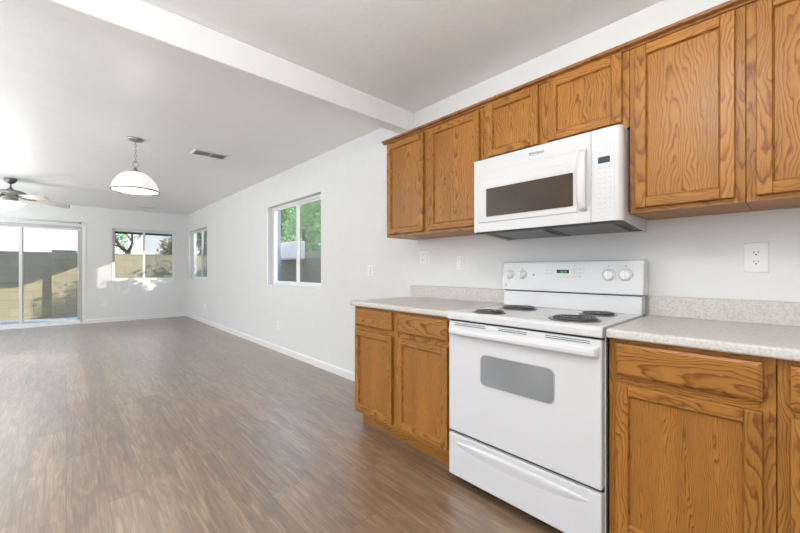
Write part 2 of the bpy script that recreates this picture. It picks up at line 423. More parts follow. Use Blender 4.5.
# baseboards
def baseprof(p, s, h=.083): return [(p, 0), (p+s*.012, 0), (p+s*.012, h*.82), (p+s*.006, h), (p, h)]
mb = MB(); mb.prism(baseprof(W, -1), 'y', 2.186, YF, 'trimwhite'); struct(mb.build('baseboard_right'))
mb = MB(); mb.prism([(y, z) for y, z in baseprof(YF, -1)], 'x', DOOR[1]+.06, W-.012, 'trimwhite'); struct(mb.build('baseboard_far'))
mb = MB(); mb.prism(baseprof(XL, 1), 'y', YB, YF, 'trimwhite'); struct(mb.build('baseboard_left'))

# ------------------------------------------------------------------ windows and door
def window(name, hole, axis, slide=.5, screen_first=False):
    """axis 'R': right wall (along=Y, depth=+X); 'F': far wall (along=X, depth=+Y)"""
    a0, a1, z0, z1 = hole
    base = Vector((W+.08, (a0+a1)/2, z0)) if axis == 'R' else Vector(((a0+a1)/2, YF+.08, z0))
    root = bpy.data.objects.new(name, None); COL.objects.link(root); root.location = base; struct(root)
    def bx(mb, A0, A1, d0, d1, Z0, Z1, m):
        if axis == 'R': mb.box(W+d0, W+d1, A0, A1, Z0, Z1, m)
        else: mb.box(A0, A1, YF+d0, YF+d1, Z0, Z1, m)
    fr = MB(); t = .028
    bx(fr, a0, a1, .075, .135, z0, z0+t, 'vinyl'); bx(fr, a0, a1, .075, .135, z1-t, z1, 'vinyl')
    bx(fr, a0, a0+t, .075, .135, z0+t, z1-t, 'vinyl'); bx(fr, a1-t, a1, .075, .135, z0+t, z1-t, 'vinyl')
    fr.build('window_frame', root, bevel=.003)
    am = a0+(a1-a0)*slide
    # two sashes: near one inside track, other outside track
    for k, (A0, A1, d) in enumerate(((a0+t, am+.022, .10), (am-.022, a1-t, .082))):
        s = MB(); w_ = .026
        bx(s, A0, A1, d, d+.016, z0+t, z0+t+w_, 'vinyl'); bx(s, A0, A1, d, d+.016, z1-t-w_, z1-t, 'vinyl')
        bx(s, A0, A0+w_ if k == 0 else A0+.042, d, d+.016, z0+t+w_, z1-t-w_, 'vinyl')
        bx(s, A1-(.042 if k == 0 else w_), A1, d, d+.016, z0+t+w_, z1-t-w_, 'vinyl')
        so = s.build('sash', root, bevel=.002)
        g = MB(); bx(g, A0+w_, A1-w_, d+.006, d+.010, z0+t+w_, z1-t-w_, 'glass'); g.build('glass_pane', so)
        if (k == 0) == (axis == 'R'):
            sc = MB(); bx(sc, A0+.01, A1-.01, .125, .127, z0+t, z1-t, 'screen'); sc.build('insect_screen', root)
        if k == 1:
            l = MB(); bx(l, A0+.008, A0+.03, d-.012, d, (z0+z1)/2-.03, (z0+z1)/2+.03, 'vinyl'); l.build('sash_lock', so, bevel=.002)
    return root
window('window_1', WIN1, 'R'); window('window_2', WIN2, 'R')
w3 = window('window_3', WIN3, 'F', .485)
mb = MB(); mb.tube([(WIN3[0]-.02, YF+.21, WIN3[3]-.045), (WIN3[1]+.02, YF+.21, WIN3[3]-.045)], .05, 'rooftile', 12)
mb.build('rolled_sunshade', w3)

def sliding_door():
    a0, a1, z0, z1 = DOOR
    root = bpy.data.objects.new('door_1', None); COL.objects.link(root); root.location = ((a0+a1)/2, YF+.07, 0); struct(root)
    f = MB(); t = .03
    f.box(a0, a1, YF+.03, YF+.14, z1-.045, z1, 'vinyl_grey'); f.box(a0, a0+t, YF+.03, YF+.14, .02, z1-.045, 'vinyl'); f.box(a1-t, a1, YF+.03, YF+.14, .02, z1-.045, 'vinyl_grey')
    f.box(a0, a1, YF+.0, YF+.15, 0.0, .028, 'vinyl')
    f.build('door_frame', root, bevel=.003)
    am = -.64
    for k, (A0, A1, d) in enumerate(((a0+t, am+.03, .095), (am-.03, a1-t, .055))):
        s = MB(); w_ = .045; y0, y1 = YF+d, YF+d+.03
        s.box(A0, A1, y0, y1, .028, .028+.06, 'vinyl'); s.box(A0, A1, y0, y1, z1-.045-.04, z1-.045, 'vinyl')
        s.box(A0, A0+w_, y0, y1, .088, z1-.085, 'vinyl'); s.box(A1-w_, A1, y0, y1, .088, z1-.085, 'vinyl' if k == 0 else 'vinyl_grey')
        so = s.build('door_panel', root, bevel=.003)
        g = MB(); g.box(A0+w_, A1-w_, y0+.012, y0+.018, .088, z1-.085, 'glass'); g.build('glass_pane', so)
        if k == 1:
            h = MB(); h.prism([(A1-.035, YF+d), (A1-.035, YF+d-.03), (A1-.02, YF+d-.035), (A1-.012, YF+d-.03), (A1-.012, YF+d)], 'z', .92, 1.12, 'vinyl'); h.build('door_handle', so, bevel=.003)
    return root
sliding_door()
mb = MB()
mb.box(.245, .262, YF-.010, YF, 0, 2.055, 'trimwhite'); mb.box(.262, .305, YF-.014, YF, 0, 2.055, 'trimwhite')
struct(mb.build('trim_2', bevel=.002))

# head rail over the sliding door
cr = thing('curtain_rod', (-.7, YF-.06, 2.095), 'slim white curtain rod mounted above the sliding glass door', 'curtain rod')
mb = MB(); mb.tube([(-1.75, YF-.06, 2.095), (.20, YF-.06, 2.095)], .011, 'trimwhite', 12); mb.build('rod', cr)
for x in (-1.76, .21):
    mb = MB(); mb.lathe([(.004, -.02), (.018, -.014), (.022, 0), (.018, .014), (.004, .02)], (x, YF-.06, 2.095), 'nickel', 14, axis='x'); mb.build('finial', cr)
for x in (-1.68, -.7, .14):
    mb = MB(); mb.box(x-.012, x+.012, YF-.072, YF, 2.082, 2.090, 'trimwhite'); mb.box(x-.012, x+.012, YF-.004, YF, 2.05, 2.12, 'trimwhite'); mb.build('bracket', cr)

# ------------------------------------------------------------------ oak cabinets
DT = .019
def raised_door(parent, xf, y0, y1, z0, z1, fw=.042, name='door', fine=False):
    """recessed flat-panel oak door, front face at x=xf facing -X"""
    d = MB()
    d.box(xf, xf+DT, y0, y0+fw, z0, z1, 'oak', grain='z'); d.box(xf, xf+DT, y1-fw, y1, z0, z1, 'oak', grain='z')
    d.box(xf, xf+DT, y0+fw, y1-fw, z0, z0+fw, 'oak', grain='y'); d.box(xf, xf+DT, y0+fw, y1-fw, z1-fw, z1, 'oak', grain='y')
    do = d.build(name, parent, bevel=.0035, seg=2)
    b = MB(); a0, a1, c0, c1 = y0+fw, y1-fw, z0+fw, z1-fw; s = .005; xi = xf+.0125
    def strip(p, q, r, t, g): b.poly([p, q, r, t, (p[0]+.012, *p[1:]), (q[0]+.012, *q[1:])], [(0, 1, 2, 3), (0, 4, 5, 1), (4, 3, 2, 5), (0, 3, 4), (1, 5, 2)], 'oak', grain=g)
    x1 = xf+.002
    strip((x1, a0, c0), (x1, a0, c1), (xi, a0+s, c1-s), (xi, a0+s, c0+s), 'z')
    strip((x1, a1, c1), (x1, a1, c0), (xi, a1-s, c0+s), (xi, a1-s, c1-s), 'z')
    strip((x1, a1, c0), (x1, a0, c0), (xi, a0+s, c0+s), (xi, a1-s, c0+s), 'y')
    strip((x1, a0, c1), (x1, a1, c1), (xi, a1-s, c1-s), (xi, a0+s, c1-s), 'y')
    b.build('panel_moulding', do)
    p = MB(); p.box(xi, xf+DT-.002, a0-.001, a1+.001, c0-.001, c1+.001, 'oak', grain='z', goff=.16 if fine else random.uniform(-.04, .04), gs=2.2 if fine else 1)
    p.build('door_panel', do)
    return do
def drawer_front(parent, xf, y0, y1, z0, z1):
    d = MB(); e = .011
    d.poly([(xf, y0+e, z0+e), (xf, y1-e, z0+e), (xf, y1-e, z1-e), (xf, y0+e, z1-e),
            (xf+.006, y0, z0), (xf+.006, y1, z0), (xf+.006, y1, z1), (xf+.006, y0, z1),
            (xf+DT, y0, z0), (xf+DT, y1, z0), (xf+DT, y1, z1), (xf+DT, y0, z1)],
           [(0, 1, 2, 3), (0, 4, 5, 1), (1, 5, 6, 2), (2, 6, 7, 3), (3, 7, 4, 0), (4, 8, 9, 5), (5, 9, 10, 6), (6, 10, 11, 7), (7, 11, 8, 4), (8, 11, 10, 9)], 'oak', grain='y')
    return d.build('drawer', parent, bevel=.0015)
def box_cabinet(parent, xf, y0, y1, z0, z1, stiles, rails, name='carcass'):
    """carcass behind a face frame; xf = front of the face frame"""
    c = MB(); c.box(xf+DT, W-.003, y0+.0003, y1-.0003, z0, z1-.002, 'oak', grain='z')
    c.build(name, parent)
    f = MB()
    for a, b in stiles: f.box(xf, xf+DT, a, b, z0, z1, 'oak', grain='z')
    ss = sorted(stiles)
    for i in range(len(ss)-1):
        for a, b in rails: f.box(xf+.0003, xf+DT, ss[i][1], ss[i+1][0], a, b, 'oak', grain='y')
    f.build('face_frame', parent, bevel=.0012)

XBF = 1.555; XBD = XBF-.020
def base_cabinet(y0, y1, cells, label, seed):
    random.seed(seed)
    root = thing('base_cabinet', ((XBF+W)/2, (y0+y1)/2, 0), label, 'cabinet', 'oak base cabinets')
    st = [(y0, y0+.036)]+[((cells[i][1]+cells[i+1][0])/2-.030, (cells[i][1]+cells[i+1][0])/2+.030) for i in range(len(cells)-1)]+[(y1-.036, y1)]
    box_cabinet(root, XBF, y0, y1, .106, .872, st, [(.106, .15), (.69, .742), (.845, .872)])
    for a, b in cells:
        drawer_front(root, XBD, a, b, .735, .855)
        raised_door(root, XBD, a, b, .135, .704, fine=True)
    k = MB(); k.box(XBF+.072, W-.02, y0+.004, y1-.004, .0, .106, 'oak', grain='y')
    k.build('toe_kick', root)
    return root
base_cabinet(1.256, 2.170, [(1.284, 1.692), (1.748, 2.147)], 'oak base cabinet with two drawers and two doors, left of the white range', 21)
base_cabinet(.030, .481, [(.058, .455)], 'oak base cabinet with one wide drawer and one door, right beside the range', 22)
base_cabinet(-.930, .028, [(-.905, -.480), (-.424, .001)], 'oak base cabinet cut off by the right edge of the photo', 23)

XUF = 1.838; XUD = XUF-.020
def wall_cabinet(y0, y1, z0, z1, cells, dz, label, seed, fw=.042):
    random.seed(seed)
    root = thing('wall_cabinet', ((XUF+W)/2, (y0+y1)/2, z0), label, 'cabinet', 'oak wall cabinets')
    st = [(y0, y0+.032)]+[((cells[i][1]+cells[i+1][0])/2-.032, (cells[i][1]+cells[i+1][0])/2+.032) for i in range(len(cells)-1)]+[(y1-.032, y1)]
    box_cabinet(root, XUF, y0, y1, z0, z1, st, [(z0, z0+.035), (z1-.06, z1)])
    for a, b in cells: raised_door(root, XUD, a, b, dz[0], dz[1], fw)
    return root
ZU0, ZU1 = 1.383, 2.125
wall_cabinet(1.252, 2.142, ZU0, ZU1, [(1.275, 1.681), (1.738, 2.118)], (1.403, 2.094), 'tall two-door oak wall cabinet at the left end of the row', 31)
wall_cabinet(.488, 1.250, 1.768, ZU1, [(.514, .850), (.905, 1.222)], (1.795, 2.108), 'short two-door oak wall cabinet directly above the microwave', 32)
wall_cabinet(.114, .486, ZU0, ZU1, [(.142, .464)], (1.403, 2.10), 'single-door oak wall cabinet right of the microwave', 35)
wall_cabinet(-.66, .112, ZU0, ZU1, [(-.635, -.300), (-.245, .086)], (1.403, 2.10), 'oak wall cabinet at the upper right corner of the photo', 34)
random.seed(41)
cm = MB()
prof = [(XUF+.001, 2.108), (XUF-.008, 2.108), (XUF-.012, 2.116), (XUF-.026, 2.122), (XUF-.030, 2.134), (XUF+.001, 2.134)]
cm.prism(prof, 'y', -.66, 2.172, 'oak_shade', grain='y', goff=.04)
cm.prism([(2.143, 2.108), (2.151, 2.108), (2.155, 2.116), (2.168, 2.122), (2.172, 2.134), (2.143, 2.134)], 'x', XUF, W-.002, 'oak_shade', grain='x')
cm.box(XUF+.001, W-.002, -.66, 2.143, 2.1255, 2.134, 'oak', grain='y')
tag(cm.build('crown_moulding', bevel=.001), 'thin oak moulding with shade put into its colour, running along the top of the wall cabinets', 'moulding')

# ------------------------------------------------------------------ countertops
def countertop(y0, y1, label, clip=False):
    root = thing('countertop', ((1.52+W)/2, (y0+y1)/2, .874), label, 'countertop', 'laminate countertops')
    c = MB(); x0 = 1.520
    pr = [(x0+.004, .874), (W-.002, .874), (W-.002, .908), (x0+.012, .908), (x0+.005, .905), (x0+.001, .900), (x0, .892), (x0, .880)]
    c.prism(pr, 'y', y0, y1, 'counter')
    c.build('counter_slab', root, bevel=.0015)
    b = MB(); b.prism([(W-.021, .908), (W-.002, .908), (W-.002, 1.004), (W-.017, 1.004), (W-.021, 1.000)], 'y', y0, y1, 'counter')
    b.build('backsplash', root, bevel=.0015)
countertop(1.258, 2.184, 'speckled beige laminate countertop left of the range')
countertop(-.95, .482, 'speckled beige laminate countertop right of the range')

# ------------------------------------------------------------------ range
RY0, RY1 = .489, 1.250
rg = thing('range', (1.80, (RY0+RY1)/2, 0), 'white freestanding electric coil range between the two countertops', 'range')
b = MB()
b.box(1.548, 2.115, RY0+.001, RY1-.001, .035, .900, 'white')
b.build('range_body', rg, bevel=.004)
b = MB(); b.box(1.549, 2.10, RY0-.003, RY0+.001, .035, .900, 'darkgrey'); b.build('side_gap_shade', rg)  # dark strip that paints the shade in the gap beside the range
b = MB(); b.box(1.60, 2.10, RY0+.02, RY1-.02, 0.0, .035, 'black'); b.build('base', rg)
b = MB()   # cooktop: tray with rolled front
pf = [(1.520, .872), (1.505, .872), (1.500, .876), (1.499, .900), (1.502, .908), (1.509, .913), (1.525, .9155), (1.552, .9125), (2.062, .9125), (2.062, .885), (1.560, .885), (1.545, .872)]
b.prism(pf, 'y', RY0, RY1, 'white')
b.prism([(1.53, .9125), (1.535, .9155), (2.055, .9155), (2.06, .9125)], 'y', RY0, RY0+.010, 'white')
b.prism([(1.53, .9125), (1.535, .9155), (2.055, .9155), (2.06, .9125)], 'y', RY1-.010, RY1, 'white')
b.build('cooktop', rg, bevel=.0025)
def door_slab(name, z0, z1, y0, y1, x0=1.507, x1=1.546):
    d = MB(); d.box(x0, x1, y0, y1, z0, z1, 'white'); return d
d = door_slab('oven_door', .283, .862, RY0+.004, RY1-.004)
od = d.build('oven_door', rg, bevel=.007, seg=3)
def rrect(mb, x0, x1, y0, y1, z0, z1, r, m, n=6):
    pts = []
    for cy, cz, a0 in ((y1-r, z1-r, 0), (y0+r, z1-r, 90), (y0+r, z0+r, 180), (y1-r, z0+r, 270)):
        for i in range(n+1):
            a = math.radians(a0+90*i/n); pts.append((cy+r*math.cos(a), cz+r*math.sin(a)))
    mb.prism(pts, 'x', x0, x1, m)
b = MB(); rrect(b, 1.5045, 1.5068, .674, 1.045, .563, .718, .03, 'vinyl_grey'); b.build('window_frame', od)
b = MB(); rrect(b, 1.5030, 1.5044, .678, 1.041, .567, .714, .027, 'ovenglass'); b.build('oven_window', od)
b = MB()
for a0, a1 in ((1.016, 1.206), (.80, .945), (.535, .715)):
    for z in (.8455, .8535): b.box(1.5060, 1.5072, a0, a1, z-.0014, z+.0014, 'black')
b.build('vent_slots', od)
b = MB()
hp = [(.000, .842), (.010, .841), (.022, .836), (.031, .827), (.034, .815), (.033, .803), (.028, .796), (.021, .794), (.015, .797), (.011, .805), (.006, .808), (.000, .790)]
ys = [RY0+.010+q for q in (0, .004, .012, .022, .036)]; ye = [RY1-.010-q for q in (.036, .022, .012, .004, 0)]
sc_ = [.12, .45, .75, .93, 1.0]; vs_, fs_ = [], []
for y, q in zip(ys+ye, sc_+sc_[::-1]):
    for dx, z in hp: vs_.append((1.5085-dx*q, y, .815+(z-.815)*(.8+.2*q)))
K = len(hp)
for i in range(9):
    for k in range(K): fs_.append((i*K+k, i*K+(k+1) % K, (i+1)*K+(k+1) % K, (i+1)*K+k))
fs_ += [tuple(range(K)), tuple(range(9*K, 10*K))]
b.poly(vs_, fs_, 'white')
b.build('door_handle', od, bevel=.0015)
# drawer with a long lens-shaped finger ridge
d = door_slab('storage_drawer', .048, .268, RY0+.004, RY1-.004)
dr = d.build('drawer', rg, bevel=.006, seg=3)
b = MB(); yc = (RY0+RY1)/2; n = 24; hl = .335; rows = []
vs_, fs_ = [], []
for i in range(n+1):
    t = -1+2*i/n; y = yc+hl*t; h = .020*max(0, 1-t*t)**.6+.001
    for k, (dz, dx) in enumerate(((.9, .001), (.35, -.004), (0, -.0055), (-.8, -.0035), (-2.4, .001))):
        vs_.append((1.507+dx*min(1, h/.012) + .0, y, .226+dz*h))
for i in range(n):
    for k in range(4): fs_.append((i*5+k, (i+1)*5+k, (i+1)*5+k+1, i*5+k+1))
b.poly(vs_, fs_, 'white', smooth=True); b.build('pull_ridge', dr, fix=True)
for z0, z1, x0 in ((.262, .290, 1.530), (.860, .874, 1.525)):
    b = MB(); b.box(x0, 1.548, RY0+.006, RY1-.006, z0, z1, 'black'); b.build('gap_shadow_strip', rg)  # black strips that paint the shade inside the range gaps
# backguard
b = MB(); b.prism([(2.050, .9125), (2.058, 1.004), (2.120, 1.004), (2.120, .9125)], 'y', RY0+.004, RY1-.004, 'white'); b.build('backguard_riser', rg, bevel=.003)
b = MB(); b.box(2.053, 2.12, RY0+.006, RY1-.012, 1.003, 1.009, 'black'); b.build('backguard_seam', rg)
PX0, PX1 = 2.040, 2.058     # panel front at bottom / top
def px(z): return PX0+(z-1.010)/(1.182-1.010)*(PX1-PX0)
b = MB(); b.prism([(PX0+.004, 1.008), (PX0, 1.014), (PX1-.001, 1.176), (PX1+.006, 1.184), (2.125, 1.184), (2.135, 1.17), (2.135, 1.008)], 'y', RY0-.006, RY1+.001, 'white')
b.build('control_panel', rg, bevel=.006, seg=3)
def knob(y, z, r):
    k = MB(); x = px(z)
    k.lathe([(r*1.22, 0), (r*1.22, -.003), (r*1.05, -.004), (r, -.006), (r*.93, -.022), (r*.80, -.026)], (x, y, z), 'white_plastic', 28, axis='x')
    ko = k.build('knob', rg)
    g = MB(); g.box(x-.033, x-.024, y-.005, y+.005, z-r*.85, z+r*.85, 'white_plastic'); g.build('grip', ko, bevel=.002)
    r2 = MB(); r2.lathe([(r*1.36, 0), (r*1.36, -.0012)], (x, y, z), 'offwhite_line', 28, axis='x'); r2.build('dial_ring', ko)
    t = MB(); t.box(x-.0012, x+.001, y-.002, y+.002, z+r*1.75, z+r*2.0, 'print'); t.build('dial_mark', ko)
for y in (1.199, 1.116): knob(y, 1.103, .0215)
for y in (.636, .560): knob(y, 1.106, .0245)
b = MB(); x = px(1.12); b.box(x-.001, x+.002, .838, .906, 1.106, 1.134, 'display_green_dark'); cd = b.build('clock_display', rg)
b = MB()
x = px(1.12)-.0014
def seg7(mb, y, z, h, on, m):   # y decreases to the right in the picture
    w_ = h*.5; t = h*.14
    S_ = {'a': (0, w_, h-t, h), 'g': (0, w_, h/2-t/2, h/2+t/2), 'd': (0, w_, 0, t), 'f': (0, t, h/2, h), 'b': (w_-t, w_, h/2, h), 'e': (0, t, 0, h/2), 'c': (w_-t, w_, 0, h/2)}
    for c in on:
        q = S_[c]; mb.box(x, x+.0006, y-q[0], y-q[1], z+q[2], z+q[3], m)
for i, on in enumerate(('bc', 'abcdef', 'abged', 'abcdfg')): seg7(b, .888-i*.0095-(.003 if i > 1 else 0), 1.112, .015, on, 'display_green')
b.build('digits', cd)
bt = MB()
for cy in (.962, .934): 
    for cz in (1.132, 1.110): bt.box(px(cz)-.0010, px(cz)+.002, cy-.010, cy+.010, cz-.005, cz+.005, 'offwhite_line')
for cy in (.905, .884, .862, .841): bt.box(px(1.093)-.0010, px(1.093)+.002, cy-.007, cy+.007, 1.089, 1.096, 'offwhite_line')
for cy in (.806, .780):
    for cz in (1.136, 1.116, 1.096): bt.box(px(cz)-.0010, px(cz)+.002, cy-.009, cy+.009, cz-.0045, cz+.0045, 'offwhite_line')
bt.box(px(1.116)-.0010, px(1.116)+.002, .758, .7595, 1.088, 1.142, 'offwhite_line')
bt.build('keypad', rg)
b = MB(); b.lathe([(.005, 0), (.005, -.0025)], (px(1.103), 1.043, 1.103), 'print', 14, axis='x'); b.build('indicator_light', rg)
b = MB(); b.lathe([(.008, 0), (.008, -.0012)], (px(1.04), 1.222, 1.04), 'offwhite_line', 20, axis='x'); b.build('badge', rg)
# coil burners
def burner(cx, cy, r):
    root = MB()
    pts = []; turns = 5 if r > .09 else 4; n = turns*30
    for i in range(n+1):
        t = i/n; a = t*turns*2*PI; q = .024+(r-.026)*t; pts.append((cx+q*math.cos(a), cy+q*math.sin(a), .9205))
    root.tube(pts, .0042, 'coil', 6)
    bo = root.build('burner', rg)
    p = MB(); p.lathe([(r+.010, .9126), (r+.012, .9155), (r+.007, .9165), (r-.002, .9145), (r*.5, .9138), (.02, .9136)], (cx, cy, 0), 'pan', 40, close=False)
    p.build('drip_pan', bo)
    g = MB()
    for k in range(3):
        a = 2*PI*k/3+.5; dx, dy = math.cos(a), math.sin(a)
        g.tube([(cx+dx*.012, cy+dy*.012, .9165), (cx+dx*r*.98, cy+dy*r*.98, .9165)], .0022, 'chrome', 5)
    g.lathe([(.016, .9165), (.016, .9215), (.010, .9225)], (cx, cy, 0), 'chrome', 18)
    g.build('burner_support', bo)
burner(1.600, 1.057, .074); burner(1.893, 1.056, .092); burner(1.665, .657, .096); burner(1.934, .650, .074)
b = MB(); b.lathe([(.034, .9126), (.034, .9140), (.028, .9150)], (1.765, .93, 0), 'white', 24); b.build('surface_vent', rg)

# ------------------------------------------------------------------ microwave
MY0, MY1 = .494, 1.268
mw = thing('microwave', (1.95, (MY0+MY1)/2, 1.34), 'white over-the-range microwave mounted under the short oak cabinet', 'microwave')
b = MB(); b.prism([(1.790, 1.362), (W-.003, 1.334), (W-.003, 1.765), (1.790, 1.765)], 'y', MY0+.002, MY1-.002, 'white'); b.build('microwave_body', mw, bevel=.003)
XM = 1.756
# door and control fascia, rounded at the outer vertical edges
def fascia(name, y0, y1, rl, rr, z0=1.350, z1=1.764):
    pts = [(1.789, y0)]
    def arc(cx, cy, r, a0, a1, n=7):
        for i in range(n+1):
            a = math.radians(a0+(a1-a0)*i/n); pts.append((cx+r*math.cos(a), cy+r*math.sin(a)))
    if rr: arc(XM+rr, y0+rr, rr, 270, 180)
    else: pts.append((XM, y0))
    if rl: arc(XM+rl, y1-rl, rl, 180, 90)
    else: pts.append((XM, y1))
    pts.append((1.789, y1))
    m_ = MB(); m_.prism(pts, 'z', z0, z1, 'white'); return m_
b = fascia('door', .620, MY1, .014, 0, 1.350, 1.764); md = b.build('microwave_door', mw, bevel=.002)
b = fascia('fascia', MY0, .6185, 0, .030); cp = b.build('control_fascia', mw, bevel=.002)
b = MB()
b.box(XM-.0008, XM+.001, .622, MY1-.012, 1.6895, 1.6910, 'offwhite_line')
b.build('vent_line', md)
# raised frame round the window
b = MB()
fo, fi = (.675, 1.232, 1.400, 1.642), (.692, 1.183, 1.428, 1.599)
def ring(mb, x0, x1, o_, i_, m):
    O = [(x0, o_[0], o_[2]), (x0, o_[1], o_[2]), (x0, o_[1], o_[3]), (x0, o_[0], o_[3])]
    I = [(x1, i_[0], i_[2]), (x1, i_[1], i_[2]), (x1, i_[1], i_[3]), (x1, i_[0], i_[3])]
    mb.poly(O+I, [(k, (k+1) % 4, (k+1) % 4+4, k+4) for k in range(4)], m)
ring(b, XM-.0005, XM-.005, fo, (fo[0]+.006, fo[1]-.006, fo[2]+.006, fo[3]-.006), 'white')
ring(b, XM-.005, XM-.001, (fo[0]+.006, fo[1]-.006, fo[2]+.006, fo[3]-.006), fi, 'white')
b.build('window_surround', md, fix=True)
b = MB(); rrect(b, XM-.0035, XM-.0008, .698, 1.176, 1.434, 1.592, .006, 'mwglass'); b.build('microwave_window', md)
# bowed handle
b = MB(); n = 20; pr = []
vs_, fs_ = [], []
K = 12
for i in range(n+1):
    t = -1+2*i/n; z = 1.545+.140*t; bow = .034*(1-t*t)**.5 if abs(t) < 1 else 0
    wy = .021*(1-.25*t*t)
    for k in range(K):
        a = 2*PI*k/K
        vs_.append((XM-.002-bow*.95+.009*math.cos(a)*1.0, .651+wy*math.sin(a), z))
for i in range(n):
    for k in range(K): fs_.append((i*K+k, i*K+(k+1) % K, (i+1)*K+(k+1) % K, (i+1)*K+k))
fs_.append(tuple(range(K))); fs_.append(tuple(range(n*K, n*K+K)))
b.poly(vs_, fs_, 'white', smooth=True); b.build('door_handle', md)
# display, keypad
b = MB(); rrect(b, XM-.0012, XM+.001, .541, .589, 1.609, 1.637, .002, 'display_dark'); dp = b.build('clock_display', cp)
b = MB(); x = XM-.0016
for i, on in enumerate(('bc', 'abcdef', 'abged', 'abcdfg')): seg7(b, .581-i*.0085-(.002 if i > 1 else 0), 1.616, .013, on, 'display_blue')
b.build('digits', dp)
b = MB()
for r_ in range(9):
    z = 1.588-r_*.0225
    for c_ in range(3):
        y = .584-c_*.022
        if r_ in (5,) and c_ == 1: continue
        b.box(XM-.0008, XM+.001, y-.0065, y+.0065, z-.0022, z+.0022, 'offwhite_line')
for (a0, a1, z0, z1) in ((.606, .6052, 1.388, 1.686), (.5238, .523, 1.388, 1.690), (.523, .606, 1.6866, 1.6874), (.523, .606, 1.3876, 1.3884)):
    b.box(XM-.0006, XM+.001, a0, a1, z0, z1, 'offwhite_line')
b.build('keypad', cp)
def text_mesh(body, size, loc, parent, name, m, bold=0):
    """lettering on a face that looks toward -X, reading along -Y"""
    cu = bpy.data.curves.new(name, 'FONT'); cu.body = body; cu.size = size; cu.extrude = .0004; cu.align_x = 'CENTER'; cu.align_y = 'CENTER'; cu.offset = bold
    tmp = bpy.data.objects.new(name+'_tmp', cu); COL.objects.link(tmp)
    bpy.context.view_layer.update()
    me = bpy.data.meshes.new_from_object(tmp); bpy.data.objects.remove(tmp)
    R_ = Matrix(((0, 0, -1), (-1, 0, 0), (0, 1, 0))).to_4x4()
    me.transform(R_)
    base = Vector((0, 0, 0)); q = parent
    while q is not None: base += Vector(q.location); q = q.parent
    me.transform(Matrix.Translation(Vector(loc)-base))
    me.materials.clear(); me.materials.append(M[m])
    o = bpy.data.objects.new(name, me); COL.objects.link(o); o.parent = parent; return o
text_mesh('Whirlpool', .0185, (XM-.0008, .880, 1.729), md, 'logo_lettering', 'print', .0004)
b = MB(); pts = []
for i in range(25):
    a = math.radians(150+i*250/24); pts.append((XM-.0008, .880-.034*math.cos(a)*-1*1.15, 1.728+.011*math.sin(a)))
b.tube(pts, .0007, 'print', 5); b.build('logo_swoosh', md)
# underside: dark vent, sloped plate and two filters
def slope(x): return 1.362+(x-1.790)/(W-.003-1.790)*(1.334-1.362)
def splate(mb, x0, x1, y0, y1, t, m, dz=0):
    mb.prism([(x0, slope(x0)-dz), (x1, slope(x1)-dz), (x1, slope(x1)-dz-t), (x0, slope(x0)-dz-t)], 'y', y0, y1, m)
b = MB(); splate(b, 1.800, 2.150, MY0+.006, MY1-.006, .004, 'darkgrey'); b.prism([(1.758, 1.350), (1.800, 1.361), (1.800, 1.352), (1.775, 1.340), (1.764, 1.341)], 'y', MY0+.034, MY1-.016, 'darkgrey')
us = b.build('vent_underside', mw)
for y in (MY0+.002, MY1-.008):
    b = MB(); b.prism([(1.785, 1.364), (W-.004, 1.336), (W-.004, 1.324), (1.805, 1.350), (1.785, 1.356)], 'y', y, y+.006, 'white'); b.build('side_skirt', mw)
for a0, a1 in ((.56, .85), (.90, 1.19)):
    f = MB(); splate(f, 1.86, 2.12, a0, a1, .005, 'filter', .004); f.build('grease_filter', us)
f = MB(); splate(f, 1.815, 1.850, .80, .95, .003, 'frosted' if False else 'vinyl_grey', .004); f.build('cooktop_lamp_cover', us)

